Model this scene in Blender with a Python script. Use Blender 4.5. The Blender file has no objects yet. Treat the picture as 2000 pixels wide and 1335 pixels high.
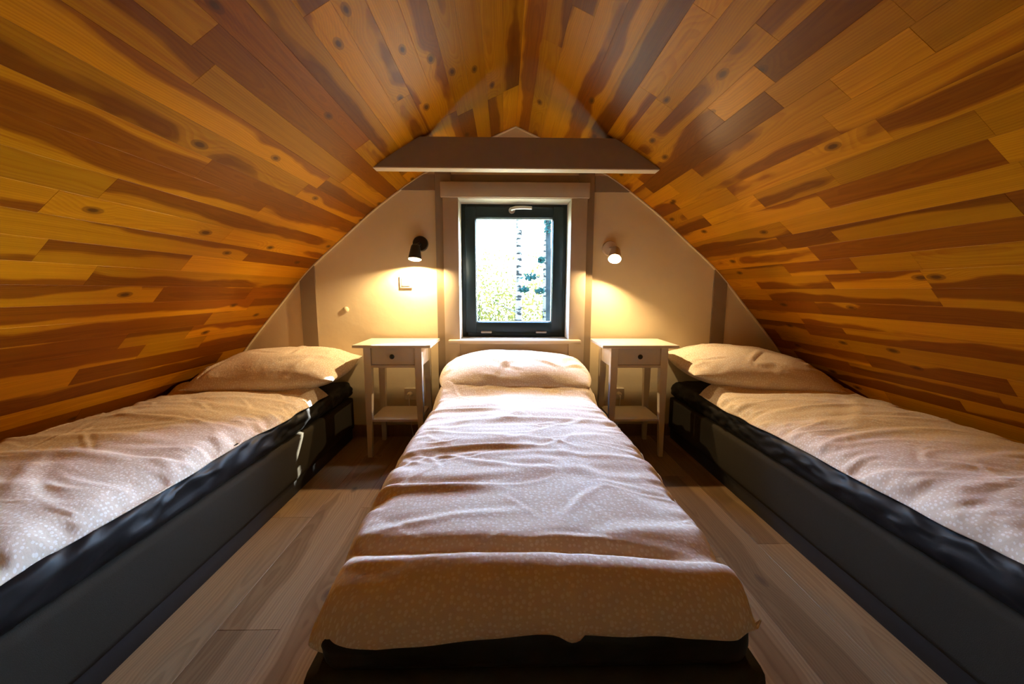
import bpy, bmesh, math, random
import numpy as np
from mathutils import Vector, Matrix
rnd = random.Random(7)
S = bpy.context.scene
C = S.collection
PI = math.pi

# ------------------------------------------------------------------ camera
F_PX, PITCH, YAW, ROLL, CAM_Z = 771.9, 0.1294, 0.0190, 0.0031, 1.0207
cam = bpy.data.cameras.new('camera'); cam.sensor_fit = 'HORIZONTAL'; cam.sensor_width = 36.0
cam.lens = 36.0 * F_PX / 2000.0; cam.clip_start = 0.02; cam.clip_end = 300
cam_o = bpy.data.objects.new('camera', cam); C.objects.link(cam_o)
fw = Vector((math.sin(YAW) * math.cos(PITCH), math.cos(YAW) * math.cos(PITCH), -math.sin(PITCH)))
rt = Vector((math.cos(YAW), -math.sin(YAW), 0)); up = rt.cross(fw)
r2 = rt * math.cos(ROLL) + up * math.sin(ROLL); u2 = -rt * math.sin(ROLL) + up * math.cos(ROLL)
cam_o.matrix_world = Matrix(((r2.x, u2.x, -fw.x, 0), (r2.y, u2.y, -fw.y, 0), (r2.z, u2.z, -fw.z, CAM_Z), (0, 0, 0, 1)))
S.camera = cam_o

# ------------------------------------------------------------------ light and exposure
S.view_settings.view_transform = 'Standard'; S.view_settings.look = 'None'
S.view_settings.gamma = 1.0; S.view_settings.use_curve_mapping = False
S.view_settings.exposure = 0.0
S.cycles.use_denoising = True
S.cycles.max_bounces = 14; S.cycles.diffuse_bounces = 9; S.cycles.glossy_bounces = 4
S.cycles.transparent_max_bounces = 12
S.cycles.caustics_reflective = False; S.cycles.caustics_refractive = False
S.cycles.sample_clamp_indirect = 6.0

SUN_DIR = Vector((-1.38, -1.0, -1.26)).normalized()      # the way the sunlight travels
SKY_STRENGTH = 18.0
LAMP_POWER_A, LAMP_POWER_B = 45.0, 46.0
LAMP_COLOR = (1.0, 0.67, 0.32)
SUN_STRENGTH = 110.0

w = bpy.data.worlds.new('sky'); S.world = w; w.use_nodes = True
wn = w.node_tree; wn.nodes.clear()
sky = wn.nodes.new('ShaderNodeTexSky'); sky.sky_type = 'NISHITA'; sky.sun_disc = False
sky.sun_elevation = math.asin(-SUN_DIR.z); sky.sun_rotation = math.atan2(-SUN_DIR.x, -SUN_DIR.y)
sky.air_density = 1.0; sky.dust_density = 0.3; sky.ozone_density = 2.0
bg = wn.nodes.new('ShaderNodeBackground'); bg.inputs['Strength'].default_value = SKY_STRENGTH
wo = wn.nodes.new('ShaderNodeOutputWorld')
wb = wn.nodes.new('ShaderNodeMix'); wb.data_type = 'RGBA'; wb.blend_type = 'MULTIPLY'; wb.inputs[0].default_value = 1.0
wb.inputs[7].default_value = (0.86, 1.0, 1.12, 1)          # white balance: the picture is balanced towards the warm lamps
wn.links.new(sky.outputs[0], wb.inputs[6]); wn.links.new(wb.outputs[2], bg.inputs[0]); wn.links.new(bg.outputs[0], wo.inputs[0])

sun = bpy.data.lights.new('sun', 'SUN'); sun.energy = SUN_STRENGTH; sun.angle = math.radians(0.5); sun.color = (1, 0.95, 0.86)
sun_o = bpy.data.objects.new('sun', sun); C.objects.link(sun_o)
sun_o.rotation_euler = SUN_DIR.to_track_quat('-Z', 'Y').to_euler(); sun_o.location = (5, 7, 6)

# ------------------------------------------------------------------ materials
def mat(name):
    m = bpy.data.materials.new(name); m.use_nodes = True
    nt = m.node_tree; nt.nodes.clear()
    out = nt.nodes.new('ShaderNodeOutputMaterial')
    b = nt.nodes.new('ShaderNodeBsdfPrincipled')
    nt.links.new(b.outputs[0], out.inputs[0])
    return m, nt, b
class G:
    """short-hand for node building"""
    def __init__(s, nt): s.nt = nt
    def put(s, v, sock):
        if hasattr(v, 'links') or hasattr(v, 'is_linked'): s.nt.links.new(v, sock)
        elif isinstance(v, (tuple, list)) and len(v) == 3 and sock.type == 'RGBA': sock.default_value = (*v, 1)
        else: sock.default_value = v
    def math(s, op, a, b=None, c=None, clamp=False):
        n = s.nt.nodes.new('ShaderNodeMath'); n.operation = op; n.use_clamp = clamp
        for i, v in enumerate((a, b, c)):
            if v is not None: s.put(v, n.inputs[i])
        return n.outputs[0]
    def noise(s, vec, scale, detail=2.0, rough=0.5, dim='3D'):
        n = s.nt.nodes.new('ShaderNodeTexNoise'); n.noise_dimensions = dim
        if vec is not None: s.put(vec, n.inputs['Vector'])
        n.inputs['Scale'].default_value = scale; n.inputs['Detail'].default_value = detail; n.inputs['Roughness'].default_value = rough
        return n.outputs[0]
    def xyz(s, x, y, z):
        n = s.nt.nodes.new('ShaderNodeCombineXYZ')
        for i, v in enumerate((x, y, z)): s.put(v, n.inputs[i])
        return n.outputs[0]
    def sep(s, v):
        n = s.nt.nodes.new('ShaderNodeSeparateXYZ'); s.put(v, n.inputs[0]); return n.outputs
    def coord(s, which='Object'):
        return s.nt.nodes.new('ShaderNodeTexCoord').outputs[which]
    def rand(s): return s.nt.nodes.new('ShaderNodeObjectInfo').outputs['Random']
    def step(s, v, a, b, smooth=True):
        n = s.nt.nodes.new('ShaderNodeMapRange'); n.interpolation_type = 'SMOOTHSTEP' if smooth else 'LINEAR'
        s.put(v, n.inputs[0]); s.put(a, n.inputs[1]); s.put(b, n.inputs[2]); n.inputs[3].default_value = 0; n.inputs[4].default_value = 1
        return n.outputs[0]
    def mix(s, f, a, b, mode='MIX'):
        n = s.nt.nodes.new('ShaderNodeMix'); n.data_type = 'RGBA'; n.blend_type = mode; n.clamp_factor = True
        s.put(f, n.inputs[0]); s.put(a, n.inputs[6]); s.put(b, n.inputs[7]); return n.outputs[2]
    def bump(s, h, strength, dist, bsdf):
        n = s.nt.nodes.new('ShaderNodeBump'); n.inputs['Strength'].default_value = strength; n.inputs['Distance'].default_value = dist
        s.put(h, n.inputs['Height']); s.nt.links.new(n.outputs[0], bsdf.inputs['Normal'])

def plain(name, col, rough=0.6, metal=0.0, spec=0.5, noise_amt=0.06, noise_scale=30, bump=0.0, bump_scale=80):
    m, nt, b = mat(name); g = G(nt); co = g.coord()
    n = g.noise(co, noise_scale, 3)
    k = g.math('MULTIPLY_ADD', g.math('SUBTRACT', n, 0.5), noise_amt * 2, 1.0)
    c = g.mix(1.0, col, g.xyz(k, k, k), 'MULTIPLY')
    nt.links.new(c, b.inputs['Base Color'])
    b.inputs['Roughness'].default_value = rough; b.inputs['Metallic'].default_value = metal
    b.inputs['Specular IOR Level'].default_value = spec
    if bump: g.bump(g.noise(co, bump_scale, 4), bump, 0.002, b)
    return m

def wood(name, sap, heart, dark, knotcol, ring_freq, rough, spread=0.24, knots=True, streak=0.55, ring_depth=0.17, bump=0.12, spec=0.5):
    m, nt, b = mat(name); g = G(nt)
    x, y, z = g.sep(g.coord()); r = g.rand()
    fr = lambda k: g.math('FRACT', g.math('MULTIPLY', r, k))
    ra, rb, rc, rd = fr(57.31), fr(131.7), fr(311.9), fr(733.3)
    yo = g.math('MULTIPLY_ADD', r, 61.0, y)
    lo = g.noise(g.xyz(g.math('MULTIPLY', x, 1.5), g.math('MULTIPLY', yo, 1.3), ra), 1.0, 2)
    wob = g.noise(g.xyz(g.math('MULTIPLY', x, 14), g.math('MULTIPLY', yo, 4.0), rb), 1.0, 2)
    xc = g.math('ADD', x, g.math('MULTIPLY', g.math('SUBTRACT', rb, 0.5), 0.16))
    xc = g.math('ADD', xc, g.math('MULTIPLY', g.math('SUBTRACT', lo, 0.5), 0.07))
    zc = g.math('ADD', g.math('MULTIPLY', rc, 0.05), g.math('MULTIPLY', g.math('SUBTRACT', g.noise(g.xyz(0.0, g.math('MULTIPLY', yo, 0.9), rc), 1.0, 1), 0.35), 0.12))
    rr = g.math('SQRT', g.math('ADD', g.math('MULTIPLY', xc, xc), g.math('MULTIPLY', zc, zc)))
    rr = g.math('ADD', rr, g.math('MULTIPLY', g.math('SUBTRACT', wob, 0.5), 0.018))
    km = 0.0
    if knots:
        v = nt.nodes.new('ShaderNodeTexVoronoi'); v.voronoi_dimensions = '2D'; v.inputs['Scale'].default_value = 1.0
        g.put(g.xyz(g.math('MULTIPLY', x, 6.5), g.math('MULTIPLY', yo, 3.1), 0.0), v.inputs['Vector'])
        d = g.math('ADD', v.outputs['Distance'], g.math('MULTIPLY', g.math('SUBTRACT', wob, 0.5), 0.10))
        cr = g.sep(v.outputs['Color'])[0]
        on = g.math('GREATER_THAN', cr, 0.86)
        rr = g.math('ADD', rr, g.math('MULTIPLY', g.step(d, 0.42, 0.0), g.math('MULTIPLY', on, 0.020)))
        km = g.math('MULTIPLY', g.math('ADD', g.math('MULTIPLY', g.step(d, 0.105, 0.085), 0.55), g.math('MULTIPLY', g.step(d, 0.07, 0.03), 0.45)), on)
    ph = g.math('FRACT', g.math('MULTIPLY', rr, ring_freq))
    ring = g.math('MULTIPLY', g.step(ph, 0.15, 0.85), g.step(ph, 1.0, 0.88))
    heartm = g.step(g.math('ADD', rr, g.math('MULTIPLY', g.math('SUBTRACT', wob, 0.5), 0.02)), g.math('MULTIPLY_ADD', ra, 0.075, 0.012), g.math('MULTIPLY_ADD', ra, 0.075, 0.024))
    c = g.mix(heartm, heart, sap)
    c = g.mix(g.math('MULTIPLY', ring, ring_depth * 2), c, g.mix(1.0, c, dark, 'MULTIPLY'))
    fib = g.noise(g.xyz(g.math('MULTIPLY', x, 420), g.math('MULTIPLY', yo, 5.0), rd), 1.0, 3)
    fib2 = g.noise(g.xyz(g.math('MULTIPLY', x, 55), g.math('MULTIPLY', yo, 1.1), rd), 1.0, 4, 0.6)
    strk = g.step(g.noise(g.xyz(g.math('MULTIPLY', x, 34), g.math('MULTIPLY', yo, 0.7), rb), 1.0, 3, 0.6), 0.54, 0.72)
    c = g.mix(g.math('MULTIPLY', strk, streak), c, g.mix(1.0, c, dark, 'MULTIPLY'))
    k = g.math('MULTIPLY_ADD', rd, spread * 2, 1.0 - spread)
    k = g.math('MULTIPLY', k, g.math('MULTIPLY_ADD', fib, 0.28, 0.86))
    k = g.math('MULTIPLY', k, g.math('MULTIPLY_ADD', fib2, 0.50, 0.75))
    c = g.mix(1.0, c, g.xyz(k, k, k), 'MULTIPLY')
    if knots: c = g.mix(g.math('MULTIPLY', km, 0.9), c, knotcol)
    nt.links.new(c, b.inputs['Base Color'])
    b.inputs['Roughness'].default_value = rough; b.inputs['Specular IOR Level'].default_value = spec
    if bump: g.bump(g.math('ADD', fib, g.math('MULTIPLY', ring, 0.6)), bump, 0.0006, b)
    return m

def fabric(name, base, dot, scale=84.0):
    m, nt, b = mat(name); g = G(nt)
    uv = nt.nodes.new('ShaderNodeUVMap').outputs[0]
    ux, uy, uz = g.sep(uv)
    v = nt.nodes.new('ShaderNodeTexVoronoi'); v.voronoi_dimensions = '2D'; v.inputs['Scale'].default_value = scale; v.inputs['Randomness'].default_value = 0.75
    g.put(uv, v.inputs['Vector'])
    cr = g.sep(v.outputs['Color'])[0]
    rad = g.math('MULTIPLY_ADD', cr, 0.18, 0.16)
    dm = g.step(v.outputs['Distance'], g.math('ADD', rad, 0.07), g.math('SUBTRACT', rad, 0.07))
    weave = g.noise(uv, 900, 2)
    k = g.math('MULTIPLY_ADD', weave, 0.2, 0.9)
    c = g.mix(1.0, g.mix(dm, base, dot), g.xyz(k, k, k), 'MULTIPLY')
    nt.links.new(c, b.inputs['Base Color'])
    b.inputs['Roughness'].default_value = 0.9; b.inputs['Specular IOR Level'].default_value = 0.15
    b.inputs['Sheen Weight'].default_value = 0.08
    g.bump(g.noise(uv, 45, 4, 0.6), 0.35, 0.006, b)
    return m

M = {}
M['plank'] = wood('larch_boards', (0.415, 0.166, 0.003), (0.19, 0.053, 0.001), (0.66, 0.45, 0.20), (0.050, 0.012, 0.003), 165, 0.40, spec=0.10)
M['laminate'] = wood('laminate_oak', (0.30, 0.200, 0.105), (0.21, 0.130, 0.062), (0.72, 0.66, 0.60), (0.10, 0.06, 0.035), 120, 0.42, spread=0.16, ring_depth=0.32, bump=0.05, spec=0.25)
M['baseboard'] = wood('baseboard_wood', (0.30, 0.17, 0.07), (0.24, 0.12, 0.05), (0.7, 0.6, 0.5), (0.07, 0.03, 0.02), 140, 0.5, knots=False)
M['plaster'] = plain('plaster', (0.76, 0.67, 0.475), 0.85, noise_amt=0.06, noise_scale=5, bump=0.8, bump_scale=16, spec=0.2)
M['timber'] = plain('painted_timber', (0.27, 0.205, 0.13), 0.7, noise_amt=0.10, noise_scale=14, bump=0.2, bump_scale=60, spec=0.3)
M['beam'] = plain('painted_beam', (0.31, 0.245, 0.175), 0.65, noise_amt=0.08, noise_scale=16, bump=0.12, bump_scale=60, spec=0.3)
M['casing'] = plain('painted_casing', (0.50, 0.425, 0.33), 0.55, noise_amt=0.07, noise_scale=16, bump=0.08, bump_scale=70, spec=0.4)
M['reveal'] = plain('white_reveal', (0.72, 0.68, 0.60), 0.5, noise_amt=0.03)
M['frame'] = plain('dark_window_frame', (0.010, 0.021, 0.020), 0.38, noise_amt=0.1, spec=0.4)
M['gasket'] = plain('black_gasket', (0.004, 0.005, 0.005), 0.6)
M['metal'] = plain('brushed_metal', (0.62, 0.60, 0.57), 0.35, metal=0.9, noise_amt=0.05)
M['white'] = plain('white_lacquer', (0.76, 0.70, 0.60), 0.42, noise_amt=0.03, noise_scale=20)
M['plastic'] = plain('white_plastic', (0.80, 0.78, 0.72), 0.4, noise_amt=0.02)
M['black'] = plain('black_metal', (0.006, 0.005, 0.005), 0.42, noise_amt=0.1)
M['lampwhite'] = plain('grey_white_metal', (0.55, 0.48, 0.40), 0.45, noise_amt=0.04)
M['inner'] = plain('lamp_inner_white', (0.85, 0.82, 0.75), 0.5, noise_amt=0.02)
M['knob'] = plain('black_knob', (0.010, 0.009, 0.009), 0.4)
M['uphol'] = plain('grey_upholstery', (0.034, 0.030, 0.023), 0.95, noise_amt=0.12, noise_scale=240, bump=0.35, bump_scale=600, spec=0.05)
M['legs'] = plain('black_feet', (0.012, 0.011, 0.010), 0.6)
M['sheet'] = plain('charcoal_sheet', (0.010, 0.010, 0.0105), 0.50, noise_amt=0.1, noise_scale=60, bump=0.15, bump_scale=30, spec=0.14)
M['fabric'] = fabric('dotted_bedlinen', (0.72, 0.625, 0.505), (0.86, 0.82, 0.75))
M['piping'] = plain('pale_piping', (0.78, 0.70, 0.60), 0.9)

def bulb_mat():
    m, nt, b = mat('glowing_bulb')
    b.inputs['Base Color'].default_value = (1, 0.9, 0.7, 1)
    b.inputs['Emission Color'].default_value = (1.0, 0.72, 0.40, 1); b.inputs['Emission Strength'].default_value = 9.0
    return m
M['bulb'] = bulb_mat()
def glass_mat():
    m = bpy.data.materials.new('window_glass'); m.use_nodes = True; nt = m.node_tree; nt.nodes.clear(); g = G(nt)
    out = nt.nodes.new('ShaderNodeOutputMaterial'); mx = nt.nodes.new('ShaderNodeMixShader')
    tr = nt.nodes.new('ShaderNodeBsdfTransparent'); tr.inputs[0].default_value = (0.95, 0.97, 0.96, 1)
    gl = nt.nodes.new('ShaderNodeBsdfGlossy'); gl.inputs['Roughness'].default_value = 0.01
    lw = nt.nodes.new('ShaderNodeLayerWeight'); lw.inputs[0].default_value = 0.5
    nt.links.new(g.math('MULTIPLY_ADD', g.math('POWER', lw.outputs['Facing'], 5.0), 0.7, 0.04), mx.inputs[0]); nt.links.new(tr.outputs[0], mx.inputs[1]); nt.links.new(gl.outputs[0], mx.inputs[2])
    nt.links.new(mx.outputs[0], out.inputs[0]); return m
M['glass'] = glass_mat()
def leaf_mat(name, c1, c2, trans=0.35):
    m = bpy.data.materials.new(name); m.use_nodes = True; nt = m.node_tree; nt.nodes.clear(); g = G(nt)
    out = nt.nodes.new('ShaderNodeOutputMaterial'); mx = nt.nodes.new('ShaderNodeMixShader'); mx.inputs[0].default_value = trans
    n = g.step(g.noise(g.coord(), 3.0, 3), 0.35, 0.65); c = g.mix(n, c1, c2)
    d = nt.nodes.new('ShaderNodeBsdfDiffuse'); t = nt.nodes.new('ShaderNodeBsdfTranslucent')
    nt.links.new(c, d.inputs[0]); nt.links.new(c, t.inputs[0])
    nt.links.new(d.outputs[0], mx.inputs[1]); nt.links.new(t.outputs[0], mx.inputs[2]); nt.links.new(mx.outputs[0], out.inputs[0]); return m
M['leaf_yellow'] = leaf_mat('yellow_leaves', (0.075, 0.055, 0.014), (0.038, 0.041, 0.010), 0.5)
M['leaf_green'] = leaf_mat('teal_leaves', (0.005, 0.018, 0.017), (0.009, 0.024, 0.021), 0.25)
M['leaf_dark'] = leaf_mat('dark_leaves', (0.03, 0.06, 0.03), (0.05, 0.08, 0.04), 0.15)
def birch_mat():
    m, nt, b = mat('birch_bark'); g = G(nt); x, y, z = g.sep(g.coord())
    n = g.noise(g.xyz(g.math('MULTIPLY', x, 5), g.math('MULTIPLY', y, 5), g.math('MULTIPLY', z, 16)), 1.0, 3)
    c = g.mix(g.step(n, 0.54, 0.60), (0.075, 0.068, 0.058), (0.010, 0.009, 0.008))
    nt.links.new(c, b.inputs['Base Color']); b.inputs['Roughness'].default_value = 0.8; b.inputs['Specular IOR Level'].default_value = 0.0; return m
M['birch'] = birch_mat()
M['bark'] = plain('dark_bark', (0.014, 0.015, 0.014), 0.9, noise_amt=0.5, noise_scale=9, bump=0.5, bump_scale=20, spec=0.0)
M['bark_dark'] = plain('very_dark_bark', (0.010, 0.012, 0.012), 0.9, noise_amt=0.6, noise_scale=12, bump=0.5, bump_scale=20, spec=0.0)
M['ground'] = plain('leaf_litter', (0.16, 0.13, 0.06), 0.95, noise_amt=0.5, noise_scale=5)
M['outer'] = plain('outer_boarding', (0.10, 0.07, 0.05), 0.9)

# ------------------------------------------------------------------ builders
def mesh_obj(name, verts, faces, m=None, parent=None, loc=None, smooth=False, uvs=None):
    me = bpy.data.meshes.new(name); me.from_pydata([tuple(v) for v in verts], [], [tuple(f) for f in faces])
    if m: me.materials.append(m)
    if uvs is not None:
        uvl = me.uv_layers.new(name='UVMap'); li = np.empty(len(me.loops), dtype=np.int32); me.loops.foreach_get('vertex_index', li)
        uvl.data.foreach_set('uv', np.asarray(uvs, dtype=np.float32)[li].ravel())
    if smooth: me.polygons.foreach_set('use_smooth', np.ones(len(me.polygons), dtype=bool))
    me.update()
    o = bpy.data.objects.new(name, me); C.objects.link(o)
    if parent: o.parent = parent
    if loc is not None: o.location = loc
    return o
def bm_obj(name, bm, m, parent=None, loc=None, smooth_angle=None):
    bmesh.ops.recalc_face_normals(bm, faces=bm.faces)
    me = bpy.data.meshes.new(name); bm.to_mesh(me); bm.free()
    if m: me.materials.append(m)
    if smooth_angle:
        me.polygons.foreach_set('use_smooth', np.ones(len(me.polygons), dtype=bool)); me.set_sharp_from_angle(angle=math.radians(smooth_angle))
    o = bpy.data.objects.new(name, me); C.objects.link(o)
    if parent: o.parent = parent
    if loc is not None: o.location = loc
    return o
def tag(o, label=None, cat=None, group=None, kind=None):
    for k, v in (('label', label), ('category', cat), ('group', group), ('kind', kind)):
        if v: o[k] = v
    return o
def empty(name, loc, label, cat, group=None, rz=0.0):
    o = bpy.data.objects.new(name, None); C.objects.link(o); o.location = loc; o.rotation_euler = (0, 0, rz); o.empty_display_size = 0.1
    return tag(o, label, cat, group)
def add_box(bm, lo, hi, bev=0.0, seg=2):
    vs = [bm.verts.new((x, y, z)) for x in (lo[0], hi[0]) for y in (lo[1], hi[1]) for z in (lo[2], hi[2])]
    fs = [bm.faces.new([vs[i] for i in q]) for q in ((0, 1, 3, 2), (4, 6, 7, 5), (0, 4, 5, 1), (2, 3, 7, 6), (0, 2, 6, 4), (1, 5, 7, 3))]
    if bev > 0:
        es = set(e for f in fs for e in f.edges)
        bmesh.ops.bevel(bm, geom=list(es), offset=bev, segments=seg, profile=0.5, affect='EDGES')
def box(name, lo, hi, m, parent=None, bev=0.002, seg=2):
    bm = bmesh.new(); add_box(bm, lo, hi, bev, seg); return bm_obj(name, bm, m, parent, smooth_angle=35 if bev else None)
def add_frustum(bm, c0, c1, h0, h1, bev=0.0):
    """square bar from centre c0 (half sizes h0) to centre c1 (half sizes h1), vertical"""
    vs = []
    for c, h in ((c0, h0), (c1, h1)):
        for sx, sy in ((-1, -1), (1, -1), (1, 1), (-1, 1)): vs.append(bm.verts.new((c[0] + sx * h[0], c[1] + sy * h[1], c[2])))
    fs = [bm.faces.new((vs[3], vs[2], vs[1], vs[0])), bm.faces.new(vs[4:8])]
    for i in range(4): fs.append(bm.faces.new((vs[i], vs[(i + 1) % 4], vs[4 + (i + 1) % 4], vs[4 + i])))
    if bev: bmesh.ops.bevel(bm, geom=list(set(e for f in fs for e in f.edges)), offset=bev, segments=1, affect='EDGES')
def add_lathe(bm, prof, origin=(0, 0, 0), axis=(0, 0, 1), seg=32, cap0=True, cap1=True):
    """revolve (radius, distance) pairs about an axis"""
    q = Vector((0, 0, 1)).rotation_difference(Vector(axis).normalized()); o = Vector(origin); rings = []
    for r, d in prof:
        rings.append([bm.verts.new(o + q @ Vector((r * math.cos(2 * PI * i / seg), r * math.sin(2 * PI * i / seg), d))) for i in range(seg)])
    for a, b in zip(rings, rings[1:]):
        for i in range(seg): bm.faces.new((a[i], a[(i + 1) % seg], b[(i + 1) % seg], b[i]))
    if cap0: bm.faces.new(rings[0][::-1])
    if cap1: bm.faces.new(rings[-1])
def add_tube(bm, pts, rad, seg=10, caps=True):
    pts = [Vector(p) for p in pts]; rings = []; rads = rad if isinstance(rad, (list, tuple)) else [rad] * len(pts)
    nrm = None
    for i, p in enumerate(pts):
        t = (pts[min(i + 1, len(pts) - 1)] - pts[max(i - 1, 0)]).normalized()
        if nrm is None: nrm = t.orthogonal().normalized()
        nrm = (nrm - t * nrm.dot(t)).normalized(); bn = t.cross(nrm)
        rings.append([bm.verts.new(p + rads[i] * (nrm * math.cos(2 * PI * k / seg) + bn * math.sin(2 * PI * k / seg))) for k in range(seg)])
    for a, b in zip(rings, rings[1:]):
        for k in range(seg): bm.faces.new((a[k], a[(k + 1) % seg], b[(k + 1) % seg], b[k]))
    if caps: bm.faces.new(rings[0][::-1]); bm.faces.new(rings[-1])
def add_prism(bm, poly_xz, y0, y1):
    a = [bm.verts.new((x, y0, z)) for x, z in poly_xz]; b = [bm.verts.new((x, y1, z)) for x, z in poly_xz]; n = len(a)
    bm.faces.new(a); bm.faces.new(b[::-1])
    for i in range(n): bm.faces.new((a[i], b[i], b[(i + 1) % n], a[(i + 1) % n]))
def vnoise(x, y, seed=0):
    """smooth value noise in -1..1 on arrays"""
    xi = np.floor(x).astype(np.int64); yi = np.floor(y).astype(np.int64); fx = x - xi; fy = y - yi
    fx = fx * fx * fx * (fx * (fx * 6 - 15) + 10); fy = fy * fy * fy * (fy * (fy * 6 - 15) + 10)
    def h(a, b):
        n = (a * 374761393 + b * 668265263 + seed * 974711) & 0x7fffffff
        n = ((n ^ (n >> 13)) * 1274126177) & 0x7fffffff
        return ((n ^ (n >> 16)) & 0xffff) / 32767.5 - 1.0
    return (h(xi, yi) * (1 - fx) + h(xi + 1, yi) * fx) * (1 - fy) + (h(xi, yi + 1) * (1 - fx) + h(xi + 1, yi + 1) * fx) * fy
def sstep(v, a, b):
    t = np.clip((v - a) / (b - a), 0, 1); return t * t * (3 - 2 * t)

# ------------------------------------------------------------------ the vault
Y_WALL, Y_REAR, XC = 2.70, -1.25, 0.072
PROF = [(0.0, 2.067), (0.155, 2.000), (0.36, 1.905), (0.61, 1.770), (0.765, 1.667), (0.965, 1.520), (1.135, 1.365), (1.35, 1.187), (1.445, 1.083), (1.60, 0.90), (1.755, 0.725), (1.845, 0.610), (2.01, 0.400), (2.13, 0.20), (2.23, -0.02)]
def arc_profile():
    p = np.array(PROF); s = np.concatenate([[0], np.cumsum(np.hypot(*np.diff(p, axis=0).T))])
    q = np.linspace(0, s[-1], 400); w_ = np.interp(q, s, p[:, 0]); z_ = np.interp(q, s, p[:, 1])
    k = np.hanning(61); k /= k.sum(); n = 30
    def sm(a):
        e = np.concatenate([2 * a[0] - a[1:n + 1][::-1], a, 2 * a[-1] - a[-n - 1:-1][::-1]]); return np.convolve(e, k, 'valid')
    w_, z_ = sm(w_), sm(z_); s2 = np.concatenate([[0], np.cumsum(np.hypot(np.diff(w_), np.diff(z_)))])
    return s2, w_, z_
AS, AW, AZ = arc_profile()
def arc(s): return float(np.interp(s, AS, AW)), float(np.interp(s, AS, AZ))
def w_at_z(z): return float(np.interp(-z, -AZ, AW))

# ceiling: outer shell with one plank object per board
shell_v, shell_f = [], []
cols = [(-sg * 1, i) for sg in (1,) for i in range(0)]
line = []
for s in np.linspace(AS[-1], 0, 40):
    w_, z_ = arc(s); line.append((XC - w_, z_))
for s in np.linspace(0, AS[-1], 40)[1:]:
    w_, z_ = arc(s); line.append((XC + w_, z_))
off = []
for i, (x, z) in enumerate(line):
    a = line[max(i - 1, 0)]; b = line[min(i + 1, len(line) - 1)]; tx, tz = b[0] - a[0], b[1] - a[1]; L = math.hypot(tx, tz)
    off.append((-tz / L, tx / L))
inner = [(x + n[0] * 0.016, z + n[1] * 0.016) for (x, z), n in zip(line, off)]
outer = [(x + n[0] * 0.12, z + n[1] * 0.12) for (x, z), n in zip(line, off)]
for y in (Y_REAR - 0.1, 2.95):
    shell_v += [(x, y, z) for x, z in inner] + [(x, y, z) for x, z in outer]
n = len(line)
for i in range(n - 1):
    shell_f += [(i, i + 1, 2 * n + i + 1, 2 * n + i), (n + i, 3 * n + i, 3 * n + i + 1, n + i + 1), (i, n + i, n + i + 1, i + 1), (2 * n + i, 2 * n + i + 1, 3 * n + i + 1, 3 * n + i)]
shell_f += [(0, 2 * n, 3 * n, n), (n - 1, 2 * n - 1, 4 * n - 1, 3 * n - 1)]
ceiling = tag(mesh_obj('ceiling', shell_v, shell_f, M['outer']), kind='structure')
ceiling['label'] = 'vaulted attic ceiling lined with varnished orange-brown wooden boards'

PW = 0.087; GAP = 0.0002
def plank_mesh(bm, L, wd, th=0.014, at=None):
    t = bmesh.new() if at else bm
    add_box(t, (-wd / 2 + GAP, -L / 2 + GAP, 0), (wd / 2 - GAP, L / 2 - GAP, th), 0.0003, 1)
    if at:
        t.transform(at); me = bpy.data.meshes.new('tmp'); t.to_mesh(me); t.free(); bm.from_mesh(me); bpy.data.meshes.remove(me)
rest = bmesh.new()
n_pl = 0
for side in (-1, 1):
    rows = int(AS[-1] / PW)
    for k in range(rows):
        s0, s1 = k * PW, (k + 1) * PW
        (wa, za), (wb, zb) = arc(s0), arc(s1); wm, zm = (wa + wb) / 2, (za + zb) / 2
        ang = math.atan2(zb - za, wb - wa)
        # local x runs across the board, local z outward (into the shell)
        tx = Vector((side * math.cos(ang), 0, math.sin(ang))); ty = Vector((0, 1, 0)); tz = tx.cross(ty) 
        if tz.z < 0: tx = -tx; tz = tx.cross(ty)
        rot = Matrix((tx, ty, tz)).transposed().to_4x4()
        y = Y_WALL + 0.015
        first = True
        while y > Y_REAR:
            if side > 0: L = rnd.choice((rnd.uniform(.22, .55), rnd.uniform(.4, .9), rnd.uniform(.8, 1.5))) if k > 4 else rnd.uniform(.9, 2.2)
            else: L = rnd.choice((rnd.uniform(.3, .7), rnd.uniform(.7, 1.4), rnd.uniform(1.2, 2.0))) if k > 4 else rnd.uniform(.8, 2.0)
            if first: L *= rnd.uniform(.35, 1.0); first = False
            if y < 1.0: L = y - Y_REAR
            if y - L < Y_REAR + .1: L = y - Y_REAR
            th = 0.014
            loc = Vector((XC + side * wm, y - L / 2, zm)) + tz * rnd.uniform(-0.00015, 0.00015)
            mw = Matrix.Translation(loc) @ rot
            if y < 1.0 or n_pl >= 298 or zm < 0.25:
                plank_mesh(rest, L, PW, th, at=mw)
            else:
                bm = bmesh.new(); plank_mesh(bm, L, PW, th)
                o = bm_obj('plank', bm, M['plank'], ceiling); o.matrix_local = mw; n_pl += 1
            y -= L
ro = bm_obj('boarding', rest, M['plank'], ceiling); ro['kind'] = 'stuff'

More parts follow.
